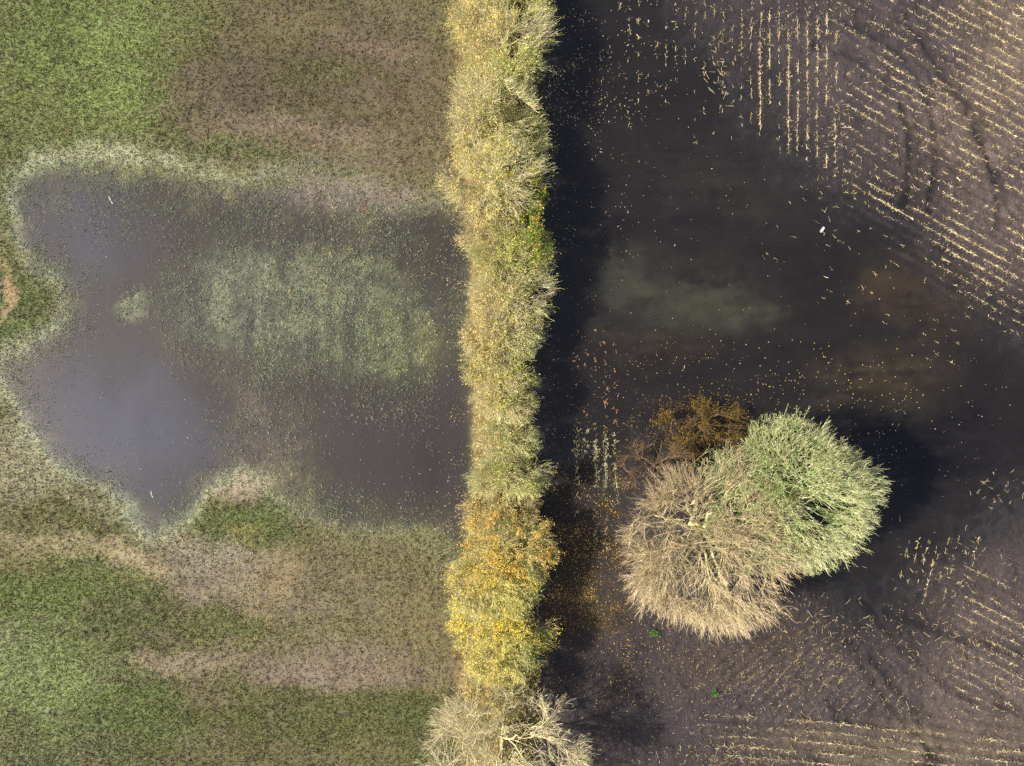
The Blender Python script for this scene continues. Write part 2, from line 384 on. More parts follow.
# ------------------------------------------------------------------ grass (nobody could count it)
def grass():
    n = 300000
    rng = np.random.default_rng(3)
    px = rng.uniform(-60, 540, n); py = rng.uniform(-60, 826, n)
    lf = px < HX
    h = np.where(lf, left_height(px, py), right_height(px, py))
    c = left_colour(px, py, h)
    hed = sstep(460, 478, px)[:, None]
    c = c * (1 - hed) + lin((150, 140, 84)) * rng.uniform(.6, 1.1, (n, 1)) * hed
    keep = rng.random(n) < np.maximum(sstep(-.05, .04, h) * .9, emergent(px, py) * .95 * lf + .010)
    c *= (.80 + .44 * fbm(px, py, 3.4, 3, 111))[:, None]
    c = np.where(((h < 0) & lf)[:, None], c * .4 + lin((134, 142, 116)) * .46, c)
    # bare poached mud carries less grass
    green = c[:, 1] / (c[:, 0] + 1e-6)
    keep &= rng.random(n) < np.clip(.45 + (green - .85) * 2.4, .4, 1)
    px, py, h, c = px[keep], py[keep], h[keep], c[keep]; n = len(px)
    P = np.stack([(px - 512) / S, (383 - py) / S, np.maximum(h, -.035)], -1)
    k = 3
    P = np.repeat(P, k, 0); c = np.repeat(c, k, 0); m = n * k
    P[:, :2] += rng.normal(0, .035, (m, 2))
    ang = rng.uniform(0, 2 * np.pi, m); ln = rng.uniform(.08, .22, m); lean = rng.uniform(.3, 1.35, m); w = rng.uniform(.016, .042, m)
    d = np.stack([np.cos(ang) * np.sin(lean), np.sin(ang) * np.sin(lean), np.cos(lean)], -1)
    s = np.stack([-np.sin(ang), np.cos(ang), np.zeros(m)], -1)
    V = np.stack([P - s * w[:, None], P + s * w[:, None], P + d * ln[:, None]], 1).reshape(-1, 3)
    br = (green[keep] < 1.02)[:, None]
    tone = np.where(br, rng.uniform(.35, 1.9, (n, 1)), rng.uniform(.65, 1.65, (n, 1))).repeat(k, 0) * rng.uniform(.85, 1.15, (m, 1))
    dry = (rng.random(n) < .16 + .22 * (green[keep] < 1.02)).repeat(k)
    c = np.where(dry[:, None], c * np.array([1.5, 1.3, 1.05]), c) * tone * ALB
    o = mesh_np('grass', V, np.arange(3 * m).reshape(m, 3), M_GRASS, np.repeat(c, 3, 0))
    tag(o, 'short wet pasture grass around and through the shallow flood water', None, None, 'stuff')
grass()

# ------------------------------------------------------------------ trees
def tree(name, px, py, height, R, seed, counts, twig_len, twig_r, bark, twigs, leaf, label, cat, group=None,
         squash=(1, 1), trunk_r=None, low=.2, zmid=.6, spur=2, limb_tone=1.0, l2r=1.0, stems=1):
    """one tree: trunk, limbs each with its own twigs, and the leaves still on it"""
    rng = np.random.default_rng(seed)
    zc = height * zmid
    bx, by, _ = W(px, py, zc * .95)
    root = tag(empty(name, (bx, by, 0.0)), label, cat, group)
    gz = 0.0
    r0 = trunk_r or .028 * height
    th0 = rng.uniform(0, 6.28, 4); am = rng.uniform(.02, .08, 4)
    def shell(D, f):
        th = np.arctan2(D[..., 1], D[..., 0])
        mod = 1 + am[0] * np.sin(2 * th + th0[0]) + am[1] * np.sin(3 * th + th0[1]) + am[2] * np.sin(5 * th + th0[2]) + am[3] * .7 * np.sin(8 * th + th0[3])
        up = (height - zc); dn = zc - low * height
        rz = np.where(D[..., 2] > 0, up, dn)
        return np.stack([D[..., 0] * R * squash[0] * mod * f, D[..., 1] * R * squash[1] * mod * f, zc + D[..., 2] * rz * f], -1)
    def bez(P0, P1, P2, k, wob):
        t = np.linspace(0, 1, k)[None, :, None]
        P = (1 - t) ** 2 * P0[:, None] + 2 * t * (1 - t) * P1[:, None] + t * t * P2[:, None]
        j = rng.normal(size=P.shape) * wob; j[:, 0] = 0
        return P + j
    n1, n2, n3, n4 = counts
    ht = height * (.30 if stems == 1 else .06)
    k = 7
    tp = np.zeros((1, k, 3)); tp[0, :, 2] = np.linspace(-.25, ht, k); tp[0, 1:, :2] += np.cumsum(rng.normal(0, .04, (k - 1, 2)), 0)
    tr = np.linspace(r0 * 1.25, r0 * .8, k)[None]
    tr[0, 0] *= 1.35; tr[0, 1] *= 1.15
    bg = Bag(); V, F = tubes(tp, tr, 9); bg.add(V, F, np.array(bark) * rng.uniform(.8, 1.1, (len(V), 1))); bg.build('trunk', M_BARK, root, True)
    # limbs
    i = np.arange(n1); ga = i * 2.39996 + rng.uniform(0, 6.28)
    u = .05 + .9 * (i + .5) / n1
    D1 = np.stack([np.cos(ga) * np.sqrt(1 - u * u), np.sin(ga) * np.sqrt(1 - u * u), u], -1)
    D1 = unit(D1 + rng.normal(0, .12, D1.shape))
    D1[-1] = unit(np.array([rng.normal(0, .12), rng.normal(0, .12), 1.0])); D1[-2] = unit(np.array([rng.normal(0, .3), rng.normal(0, .3), 1.0]))
    T1 = shell(D1, rng.uniform(.6, .78, (n1,)))
    s0 = tp[0, -1] + np.zeros((n1, 3)); s0[:, 2] -= rng.uniform(0, .45, n1) * ht * (u < .75)
    mid = s0 + (T1 - s0) * .5 + np.array([0, 0, 1.]) * (np.linalg.norm((T1 - s0)[:, :2], axis=1, keepdims=True) * .12)
    L1 = bez(s0, mid, T1, 9, .018 * R); R1 = np.linspace(1, .28, 9)[None] * (r0 * rng.uniform(.42, .62, (n1, 1)))
    par = np.repeat(np.arange(n1), n2)
    def child(L, par, tmin, tmax, f, spread, D, k, wob, curl=.6):
        n = len(par); kk = L.shape[1]
        t = rng.uniform(tmin, tmax, n) * (kk - 1); a = np.minimum(t.astype(int), kk - 2); fr = (t - a)[:, None]
        P0 = L[par, a] * (1 - fr) + L[par, a + 1] * fr
        tan = unit(L[par, a + 1] - L[par, a])
        Dn = unit(D[par] + rng.normal(0, spread, (n, 3))); Dn[:, 2] = np.where(Dn[:, 2] < -.35, -Dn[:, 2], Dn[:, 2])
        T = shell(Dn, f(n))
        ln = np.linalg.norm(T - P0, axis=1, keepdims=True)
        return bez(P0, P0 + tan * ln * curl, T, k, wob), Dn, ln[:, 0], t / (kk - 1)
    L2, D2, l2, t2 = child(L1, par, .38, 1, lambda n: rng.uniform(.78, .97, n), .33, D1, 7, .012 * R, .42)
    R2 = np.linspace(1, .3, 7)[None] * np.clip(.009 * l2 + .010, .014, .038)[:, None] * l2r
    par3 = np.repeat(np.arange(len(L2)), n3)
    L3, D3, l3, t3 = child(L2, par3, .25, 1, lambda n: rng.uniform(.78, 1.0, n), .19, D2, 5, .010 * R, .4)
    R3 = np.linspace(1, .45, 5)[None] * np.clip(.003 * l3 + twig_r, twig_r, .018)[:, None]
    par4 = np.repeat(np.arange(len(L3)), n4)
    kk = 5; n = len(par4)
    def sprig(L, par, k2, lmin, lmax, out, tmin=.25):
        n = len(par); kk = L.shape[1]
        t = rng.uniform(tmin, 1, n) * (kk - 1); a = np.minimum(t.astype(int), kk - 2); fr = (t - a)[:, None]
        P0 = L[par, a] * (1 - fr) + L[par, a + 1] * fr
        tan = unit(L[par, a + 1] - L[par, a])
        oo = unit((P0 - np.array([0, 0, zc * .55])) / np.array([R, R, height * .5]))
        d = unit(tan * .7 + rng.normal(0, .30, (n, 3)) + oo * out + np.array([0, 0, .08]))
        ln = rng.uniform(lmin, lmax, n)[:, None]
        return bez(P0, P0 + (tan * .35 + d * .3) * ln, P0 + d * ln, k2, .014 * lmax)
    L4 = sprig(L3, par4, 4, twig_len * .5, twig_len, .85)
    R4 = np.linspace(1, .55, 4)[None] * (twig_r * rng.uniform(.7, 1.05, (len(L4), 1)))
    own4 = par[par3][par4]
    L5 = None
    if spur:
        par5 = np.repeat(np.arange(len(L4)), spur)
        L5 = sprig(L4, par5, 3, twig_len * .22, twig_len * .6, .6, .3)
        R5 = np.linspace(1, .6, 3)[None] * (twig_r * .72 * np.ones((len(L5), 1)))
        own5 = own4[par5]
    tw = np.array(twigs); bk = np.array(bark)
    def tcol(L, own_n, sides, base, spread=.22):
        n = len(L)
        pick = base[rng.integers(0, len(base), n)]
        c = pick * rng.uniform(1 - spread, 1 + spread, (n, 1))
        return np.repeat(c, L.shape[1] * sides, 0)
    for q in range(n1):
        b = Bag()
        V, F = tubes(L1[q:q + 1], R1[q:q + 1], 7); b.add(V, F, bk * limb_tone * rng.uniform(.9, 1.15))
        m2 = par == q
        V, F = tubes(L2[m2], R2[m2], 5); b.add(V, F, tcol(L2[m2], 0, 5, np.stack([bk * limb_tone, bk * limb_tone * 1.1, tw[0]])))
        lo = b.build('limb', M_BARK, root, True)
        b = Bag()
        m3 = par[par3] == q; V, F = tubes(L3[m3], R3[m3], 4); b.add(V, F, tcol(L3[m3], 0, 4, tw * .55 + bk * .35))
        m4 = own4 == q; V, F = tubes(L4[m4], R4[m4], 3); b.add(V, F, tcol(L4[m4], 0, 3, tw))
        if L5 is not None:
            m5 = own5 == q; V, F = tubes(L5[m5], R5[m5], 3); b.add(V, F, tcol(L5[m5], 0, 3, tw))
        b.build('twigs', M_TWIG, lo)
    if leaf:
        for (cnt, cols, smin, smax, bias, zr) in leaf:
            tips = (L5 if L5 is not None else L4)[:, 1:].reshape(-1, 3)
            if bias is not None:
                w = 1 / (1 + np.exp(-(tips @ np.array(bias[:3]) - bias[3]) * 2)); w *= rng.random(len(w)) > .0
                w = w * sstep(.36, .62, fbm(tips[:, 0] * 10 + 500 + seed * 37, tips[:, 1] * 10 + 900, 9, 2, 7))
                w /= w.sum()
                ix = rng.choice(len(tips), cnt, p=w)
            else:
                w = sstep(.3, .62, fbm(tips[:, 0] * 10 + 500 + seed * 37, tips[:, 1] * 10 + 900, 11, 2, 7)) + .04; w /= w.sum()
                ix = rng.choice(len(tips), cnt, p=w)
            P = tips[ix] + rng.normal(0, .09, (cnt, 3)); P[:, 2] = np.maximum(P[:, 2] * zr, .1)
            nrm = unit(rng.normal(size=(cnt, 3)) * .8 + np.array([-.3, 0, 1.0]))
            V, F = quads(P, nrm, rng.uniform(smin, smax, cnt), rng)
            cc = np.array(cols)[rng.integers(0, len(cols), cnt)] * rng.uniform(.65, 1.25, (cnt, 1))
            mesh_np('foliage', V, F, M_LEAF, np.repeat(cc, 4, 0), root)
    return root

g = lambda *c: lin(c)
TAN = [g(178,161,124), g(162,146,110), g(190,174,138), g(146,130,100), g(168,150,116)]
LICH = [g(176,176,128), g(156,161,104), g(190,189,148), g(132,140,86), g(178,169,134)]
CREAM = [g(202,190,152), g(186,174,134), g(210,200,166), g(172,160,120)]
OLIVE = [g(180,176,114), g(162,162,100), g(194,188,130), g(146,150,92)]
OCHRE = [g(204,178,104), g(190,160,86), g(212,190,122), g(178,152,92), g(202,180,116)]
GOLD = [g(212,166,56), g(198,148,50), g(218,184,80), g(184,136,58), g(206,158,78)]
YELLOW = [g(222,200,50), g(214,188,42), g(226,208,90), g(196,174,60)]
GREEN = [g(120,140,48), g(98,124,40), g(140,154,64), g(80,110,40)]
DEEP = [g(78,104,44), g(96,122,50), g(124,142,62), g(62,88,40), g(160,150,70)]
YG = [g(180,184,88), g(164,170,76), g(192,194,106), g(146,158,68)]
BARKC = g(142,136,96); BARKG = g(128,140,80)

tree('bare_tree', 713, 541, 9.6, 6.4, 108, (13, 9, 8, 7), 1.1, .0115, g(190,180,132), TAN, None,
     'wide bare tree with tan twigs and pale limbs, beside the greenish tree', 'tree', 'trees standing in the field', squash=(1.04, .98), spur=3, trunk_r=.30, l2r=1.2, limb_tone=.95)
tree('budding_tree', 785, 497, 10.0, 5.95, 214, (16, 9, 8, 7), .75, .0115, g(112,140,70), LICH,
     [(6500, [g(142,164,88), g(122,148,66), g(166,182,112), g(100,134,58)], .07, .13, None, .97)],
     'rounded tree with pale green lichened twigs, standing against the bare tan tree', 'tree', 'trees standing in the field', squash=(1.03, .95), spur=3, trunk_r=.28)
tree('golden_shrub', 700, 426, 1.8, 3.5, 303, (8, 5, 4, 4), .6, .009, g(84,72,44), [g(100,82,44), g(84,68,38)],
     [(3000, [g(120,98,38), g(104,82,32), g(138,112,46), g(86,68,30)],   .06, .11, None, .85)],
     'low golden brown shrub tucked beside the two big field trees', 'shrub', None, squash=(1.15, .72), spur=1, stems=3, low=.05)
tree('bare_shrub', 655, 470, 3.2, 2.9, 304, (7, 5, 6, 5), .6, .010, g(96,80,60), [g(120,98,72), g(104,84,64)], None,
     'low thin dark twiggy shrub in the shade left of the bare tan tree', 'shrub', None, squash=(1.1, .9), spur=1, stems=3, low=.05)

# the hedge, from its top end in the photo to its bottom end: (px, py, half width px, height, twig set, leaf sets, look)
HEDGE = [
 (500,-28,48,6.0,OLIVE,[(2600,YG),(800,OCHRE)],'olive and ochre hedge tree at the very top end of the hedge'),
 (496,  8,46,6.2,OLIVE,[(2200,OCHRE),(1200,YG)],'ochre hedge tree near the top end, gold on its pasture side'),
 (500, 44,48,6.4,CREAM,[(2400,OCHRE),(1000,YG)],'sandy ochre hedge tree, third counted down the hedge from its top end'),
 (504, 80,46,6.6,OLIVE,[(1100,YG),(500,OCHRE)],'thin olive hedge tree whose bare stems fan out over the dark field'),
 (497,112,48,6.6,CREAM,[(900,OCHRE),(700,YG)],'pale twiggy hedge tree below the one with fanned bare stems'),
 (500,146,48,6.3,OLIVE,[(2600,OCHRE),(700,YG)],'straw gold hedge tree just above the brightest green shrub'),
 (500,182,48,6.5,CREAM,[(2000,OCHRE),(1400,YG),(260,YELLOW)],'gold and yellow flecked hedge tree beside the top of the green shrub'),
 (496,222,43,6.2,TAN,[(1200,OCHRE),(700,YG)],'tan rounded hedge tree bulging over the brown flood water'),
 (508,258,38,6.0,OLIVE,[(1800,YG),(500,OCHRE)],'yellow green hedge tree at the foot of the green shrub'),
 (508,294,36,5.4,CREAM,[(1400,OCHRE),(700,YG)],'cream hedge tree in the narrow stretch below the green shrub'),
 (502,330,37,5.6,CREAM,[(1700,OCHRE),(700,YG)],'sandy hedge tree in the narrow middle stretch of the hedge'),
 (498,366,42,5.8,OLIVE,[(1700,OCHRE),(900,YG)],'ochre hedge tree whose leafy tips reach out over the pond'),
 (508,402,36,5.4,CREAM,[(1200,YG),(900,OCHRE)],'yellowish hedge tree below the tips that reach over the pond'),
 (508,436,34,5.2,[*LICH[:3],CREAM[0]],[(700,YG)],'grey green sparse hedge tree at the narrowest point of the hedge'),
 (506,472,36,5.4,[*LICH[:2],OLIVE[0]],[(800,YG)],'pale green mossy hedge tree just above the orange leaved tree'),
 (500,508,38,5.4,TAN,[(1300,OCHRE),(300,GOLD)],'tan hedge tree with thin gaps, next above the orange leaved tree'),
 (502,546,42,5.8,OLIVE,[(3000,GOLD),(700,OCHRE)],'orange gold leaved hedge tree above the bright yellow one'),
 (498,584,44,6.0,OLIVE,[(1500,OCHRE),(1300,YELLOW),(500,YG)],'yellow flecked hedge tree with a dark bare limb across its crown'),
 (503,618,46,6.0,OLIVE,[(3200,YELLOW),(700,OCHRE)],'bright lemon yellow hedge tree, the yellowest of the hedge'),
 (498,656,45,6.0,OLIVE,[(2300,OCHRE),(600,YELLOW),(600,GREEN)],'ochre hedge tree with a green tuft, below the lemon yellow one'),
 (500,694,48,6.0,CREAM,[(2400,OCHRE),(400,YG)],'dry ochre hedge tree next above the big bare cream tree'),
]
for i, (px, py, hw, ht, tw, lf, lab) in enumerate(HEDGE):
    leaves = []; hr = np.random.default_rng(60 + i); ht = ht * hr.uniform(.52, .92); hw = hw * hr.uniform(.8, 1.12); px += hr.uniform(-6, 6); py += hr.uniform(-6, 6)
    lf = lf + [(260, OCHRE), (520, YG)]
    for j, (cnt, cl) in enumerate(lf):
        bias = (-1, 0, .25, 0.2) if (cl is OCHRE and j == 0) else ((1, 0, .1, .0) if cl is YG else None)
        leaves.append((int(cnt * (1.9 if cl is YELLOW or cl is GOLD else .8)), cl, .055, .115, bias, 1.0))
    zc = ht * .6
    R = hw / S * (H - zc) / H * .98
    tree('hedge_tree', px, py, ht, R, 500 + i * 7, (int(hr.integers(5, 9)), 7, 7, 6), hr.uniform(.75, 1.35), .0105, BARKC if i % 3 else BARKG, [*tw, *OLIVE[:2], CREAM[1]], leaves, lab, 'tree',
         'trees of the hedge between pasture and field', squash=(1, hr.uniform(.68, 1.0)), spur=2, limb_tone=hr.uniform(1.0, 1.6), low=.1, trunk_r=.13)
tree('hedge_tree', 505, 752, 8.0, 6.4, 777, (9, 8, 7, 7), 1.0, .0115, g(170,164,120), CREAM, [(500, OCHRE, .07, .12, None, 1.0)],
     'big bare cream limbed tree at the bottom end of the hedge', 'tree', 'trees of the hedge between pasture and field', squash=(1, .80), spur=2, trunk_r=.13)
tree('leafy_shrub', 531, 238, 5.2, 1.75, 811, (6, 5, 5, 5), .5, .011, g(90,96,52), GREEN,
     [(2200, DEEP, .07, .14, None, 1.0), (500, GOLD, .09, .14, None, 1.0)],
     'bright green leafy shrub on the field side of the hedge', 'shrub', 'shrubs on the field side of the hedge', squash=(1, 2.0), spur=1, stems=3, low=.05)
tree('yellow_shrub', 524, 186, 4.8, 1.7, 812, (6, 5, 5, 5), .5, .011, g(110,104,60), OLIVE,
     [(1500, YELLOW, .08, .14, None, 1.0), (700, GREEN, .08, .14, None, 1.0)],
     'small yellow leaved shrub just above the green leafy shrub in the hedge', 'shrub', 'shrubs on the field side of the hedge', squash=(1, 1.2), spur=1, stems=3, low=.05)
tree('leafy_shrub', 517, 652, 4.6, 1.2, 813, (5, 5, 5, 4), .5, .011, g(90,96,52), GREEN,
     [(900, GREEN, .08, .14, None, 1.0)],
     'small dull green shrub among ochre leaves low down the hedge', 'shrub', 'shrubs on the field side of the hedge', squash=(1, .8), spur=1, stems=3, low=.05)

# ------------------------------------------------------------------ maize stubble
stalks = []      # x, y, z, yaw, pitch, length, radius, colour, region
rs = np.random.default_rng(77)
SC = [g(172,156,114), g(150,134,96), g(188,174,136), g(128,112,80), g(160,144,108)]
SD = [c_ * .5 for c_ in SC]
SB = [c_ * .72 for c_ in SC]
def put(px, py, ang, ln, pitch, rad, region, cset=SC, float_=False):
    px = np.atleast_1d(px); py = np.atleast_1d(py); n = len(px)
    if n == 0: return
    z = np.maximum(right_height(px, py), 0) + .015
    for k in range(n):
        c = cset[rs.integers(len(cset))] * rs.uniform(.75, 1.15)
        stalks.append(((px[k] - 512) / S, (383 - py[k]) / S, z[k], ang[k], pitch[k], ln[k], rad[k], c, region))
def row_set(ox, oy, ang, spacing, nrow, length, dens, region, step=.72, jit=.28, bend=None, lmin=.16, lmax=.36, cset=SC, wild=.17):
    """ang in degrees, photo sense (down-right positive)"""
    a = math.radians(ang); c, s = math.cos(a), math.sin(a)
    for r in range(nrow):
        t = np.arange(0, length, step) + rs.uniform(0, step)
        t = t + rs.normal(0, .4, len(t))
        rx = ox - s * spacing * r; ry = oy + c * spacing * r
        wob = (fbm(t, t * 0 + r * 13, 30, 2, 3) - .5) * 2.2
        px = rx + c * t - s * (wob + rs.normal(0, jit, len(t))); py = ry + s * t + c * (wob + rs.normal(0, jit, len(t)))
        if bend is not None: py = py + bend(px)
        gap = sstep(.30, .62, fbm(t, t * 0 + r * 7.7 + 100, 13, 3, 17 + r % 5)) * rs.uniform(.6, 1.15)
        k = rs.random(len(t)) < dens(px, py) * gap
        px, py = px[k], py[k]; n = len(px)
        yaw = -a + rs.normal(0, wild, n) + (rs.random(n) < .12) * rs.uniform(-1.4, 1.4, n)
        yaw += (rs.random(n) < .5) * math.pi
        m = int(n * 1.3)
        if n:
            q = rs.integers(0, n, m)
            put(px[q] + rs.normal(0, 1.6, m), py[q] + rs.normal(0, 1.6, m), rs.uniform(0, 6.28, m), rs.uniform(.05, .13, m), rs.uniform(0, .3, m), rs.uniform(.007, .013, m), 'crumb', [c_ * .8 for c_ in SC])
        put(px, py, yaw, rs.uniform(lmin, lmax, n), rs.uniform(.05, .6, n), rs.uniform(.009, .017, n), region, cset)
def inpoly(poly, soft=8):
    return lambda px, py: sstep(-soft, soft, sdf(px, py, poly))
# upright-of-photo rows, top middle
PV = [(742,0),(838,0),(838,178),(815,165),(790,150),(765,130),(745,105)]
row_set(601, -40, 90, -9.35, 26, 225, lambda x, y: inpoly(PV, 10)(x, y) * .62 * sstep(-10, 40, y) + (x < 745) * .13 * (1 - sstep(45, 110, y)) + .03 * (x > 600) * (1 - sstep(120, 175, y)), 'top')
# long slanting rows, upper right
PD = [(842,-60),(1100,-60),(1100,420),(1024,345),(960,290),(930,262),(925,225),(842,205),(842,60),(825,20)]
def dd(x, y):
    b = .42 + .55 * blobw(x, y, (1010, 70, 110, 150, 20)) + .35 * blobw(x, y, (980, 230, 90, 70, 30)) + .12 * blobw(x, y, (880, 150, 60, 60, 0))
    for r in RUTS[:4]:
        b = b * (1 - .85 * np.exp(-(pathdist(x, y, r) / 5.5) ** 2))
    b = b * (.45 + 1.1 * sstep(.3, .66, fbm(x, y, 42, 3, 87)))
    return inpoly(PD, 8)(x, y) * np.clip(b, 0, .95)
row_set(770, -250, 29.5, 9.4, 52, 560, dd, 'slant', lmin=.14, lmax=.36)
row_set(790, 180, 30.5, 9.4, 10, 230, lambda x, y: .035 * (x < 1000) * (sdf(x, y, FLOOD) > -20), 'slant')
# curved rows, bottom right
row_set(690, 712, 4.5, 10.2, 6, 380, lambda x, y: sstep(680, 760, x) * .8 * sstep(705, 716, y), 'bottom', bend=lambda x: -2 * np.sin((x - 700) / 60), wild=.22, lmax=.4)
row_set(955, 560, 27, 9.4, 16, 140, lambda x, y: sstep(945, 965, x) * .42 * sstep(555, 580, y) * (1 - sstep(712, 720, y)), 'bottom')
row_set(915, 520, 105, -9.4, 8, 95, lambda x, y: .22 * sstep(525, 545, y) * (1 - sstep(590, 612, y)) + 0 * x, 'bottom')
row_set(720, 700, -48, 9.4, 20, 130, lambda x, y: .22 * sstep(615, 640, y) * (1 - sstep(712, 724, y)) * (x < 905), 'bottom', cset=SD)
row_set(690, 680, -28, 8.6, 9, 150, lambda x, y: .2 * sstep(590, 610, y) * (1 - sstep(690, 706, y)), 'bottom', cset=SD)
# pale stub rows in the hedge shade
row_set(577, 425, 90, -9.5, 5, 62, lambda x, y: .75 * sstep(425, 438, y) + 0 * x, 'shade', lmin=.16, lmax=.36, cset=[g(158,160,112), g(142,146,100), g(170,168,124)], wild=.7, jit=1.0)
row_set(577, 330, 90, -9.5, 5, 100, lambda x, y: .13 + 0 * x, 'shade', wild=.7, jit=1.0, cset=[g(170,124,70), g(150,110,60)])
row_set(577, 490, 90, -9.5, 5, 60, lambda x, y: .2 + 0 * x, 'shade', wild=.7, jit=1.0)
# tangles of long fallen stalks
def tangle(cx, cy, rx, ry, n, lmin, lmax, region, cset=SB):
    px = cx + rs.normal(0, rx, n); py = cy + rs.normal(0, ry, n)
    put(px, py, rs.uniform(0, 6.28, n), rs.uniform(lmin, lmax, n), rs.uniform(0, .25, n), rs.uniform(.010, .016, n), region, cset)
tangle(930, 645, 34, 24, 60, .25, .7, 'tangle'); tangle(850, 650, 40, 30, 30, .2, .45, 'tangle'); tangle(725, 755, 34, 12, 110, .25, .6, 'tangle')
tangle(790, 735, 70, 20, 120, .15, .45, 'tangle', SD); tangle(845, 690, 45, 22, 90, .15, .4, 'tangle', SD); tangle(960, 560, 34, 16, 24, .2, .5, 'tangle')
tangle(1000, 490, 12, 12, 24, .2, .5, 'tangle'); tangle(830, 620, 22, 16, 18, .3, .7, 'tangle'); tangle(800, 30, 40, 20, 60, .2, .5, 'tangle')
tangle(835, 150, 10, 50, 60, .2, .5, 'tangle'); tangle(720, 60, 7, 26, 34, .3, .7, 'tangle'); tangle(980, 80, 60, 70, 220, .15, .5, 'tangle')
tangle(760, 650, 70, 24, 110, .12, .35, 'tangle', SD); tangle(900, 560, 50, 30, 20, .2, .5, 'tangle')
# loose straw crumbs over the dry mud
n = 1600; px = rs.uniform(640, 1040, n); py = rs.uniform(590, 780, n); k = right_height(px, py) > .02; px, py = px[k], py[k]
put(px, py, rs.uniform(0, 6.28, len(px)), rs.uniform(.06, .2, len(px)), rs.uniform(0, .3, len(px)), rs.uniform(.008, .015, len(px)), 'crumb', [g(150,124,84), g(130,106,74), g(176,150,100)])
n = 800; px = rs.uniform(700, 1040, n); py = rs.uniform(-20, 330, n); k = right_height(px, py) > .03; px, py = px[k], py[k]
put(px, py, rs.uniform(0, 6.28, len(px)), rs.uniform(.06, .2, len(px)), rs.uniform(0, .3, len(px)), rs.uniform(.008, .015, len(px)), 'crumb', [g(150,124,84), g(130,106,74), g(176,150,100)])

def stalk_geo(x, y, z, yaw, pitch, ln, rad):
    """a cut stalk: bent tube with one torn leaf blade hanging from it"""
    m = len(x)
    d = np.stack([np.cos(yaw) * np.cos(pitch), np.sin(yaw) * np.cos(pitch), np.sin(pitch)], -1)
    P0 = np.stack([x, y, z], -1)
    t = np.array([0, .45, 1.0])
    P = P0[:, None] + d[:, None] * (ln[:, None] * t)[..., None]
    side = np.stack([-np.sin(yaw), np.cos(yaw), np.zeros(m)], -1)
    P[:, 1] += side * (ln * rs.normal(0, .06, m))[:, None]
    R = rad[:, None] * np.array([1.15, 1.0, .8])
    return P, R, d, side
A = [np.array([s_[i] for s_ in stalks], float) for i in range(7)]
CO = np.array([s_[7] for s_ in stalks]); REG = np.array([s_[8] for s_ in stalks])
vis = (A[0] > -40.5) & (A[0] < 40.5) & (A[1] > -30) & (A[1] < 30)
score = np.where(vis & (REG != 'crumb'), A[5] * A[6], 0)
order = np.argsort(-score); big = order[:290]; rest = np.setdiff1d(np.arange(len(CO)), big)
P, R, d, side = stalk_geo(*[a[rest] for a in A])
bg = Bag(); V, F = tubes(P, R, 4); bg.add(V, F, np.repeat(CO[rest], 12, 0))
lb = rs.random(len(rest)) < .45
Q0 = P[lb, 1]; dirl = unit(d[lb] * .6 + side[lb] * rs.normal(0, .8, (lb.sum(), 1))); L_ = (A[5][rest][lb] * .7)[:, None]; sw = np.cross(dirl, [0, 0, 1.]) * .022
V = np.stack([Q0 - sw, Q0 + sw, Q0 + dirl * L_ + sw * .3, Q0 + dirl * L_ - sw * .3], 1); V[:, 2:, 2] = np.maximum(V[:, 2:, 2] - .05, .02)
bg.add(V.reshape(-1, 3), np.arange(4 * lb.sum()).reshape(-1, 4), np.repeat(CO[rest][lb], 4, 0))
o = bg.build('maize_stubble', M_STRAW); tag(o, 'cut maize stubble and straw in broken rows across the muddy field', None, None, 'stuff')
# the longest stalks are things of their own
def stalk_proto(k):
    bg = Bag(); r2 = np.random.default_rng(900 + k)
    t = np.linspace(0, 1, 6); P = np.zeros((1, 6, 3)); P[0, :, 0] = t; P[0, :, 1] = np.cumsum(r2.normal(0, .025, 6)); P[0, :, 2] = .01 * np.sin(t * 3)
    R = np.array([[.05, .043, .047, .04, .042, .03]]) * .9
    V, F = tubes(P, R, 6); c = SC[k % len(SC)] * (.8 if k < 6 else .58)
    bg.add(V, F, c * .95)
    for q in range(2):
        p = P[0, 2 + q]; a = r2.uniform(-.7, .7) ; l = r2.uniform(.3, .55)
        dv = np.array([math.cos(a), math.sin(a), .02]); sv = np.array([-math.sin(a), math.cos(a), 0]) * .04
        pts = np.array([p - sv * .5, p + sv * .5, p + dv * l * .5 + sv + [0, 0, .04], p + dv * l * .5 - sv + [0, 0, .03]])
        pt2 = np.array([pts[3], pts[2], p + dv * l + sv * .2 - [0, 0, .02], p + dv * l - sv * .2 - [0, 0, .02]])
        bg.add(pts, np.array([[0, 1, 2, 3]]), c * 1.05); bg.add(pt2, np.array([[0, 1, 2, 3]]), c * 1.05)
    o = bg.build('maize_stalk', M_STRAW); me = o.data; bpy.data.objects.remove(o); return me
PM = [stalk_proto(k) for k in range(12)]
LB = {'top': ('straw pale maize stalk standing in the upright rows left of the slanting rows', 'stalks in the upright stubble rows'),
      'slant': ('straw pale maize stalk in the slanting stubble rows above the flood edge', 'stalks in the slanting stubble rows'),
      'bottom': ('straw pale maize stalk in the broken stubble rows below the flood', 'stalks in the lower stubble rows'),
      'shade': ('greenish pale maize stub in the short rows between hedge and bare tree', 'stubs in the shaded rows'),
      'tangle': ('long dry maize stalk lying loose across the bare mud', 'fallen stalks on the mud')}
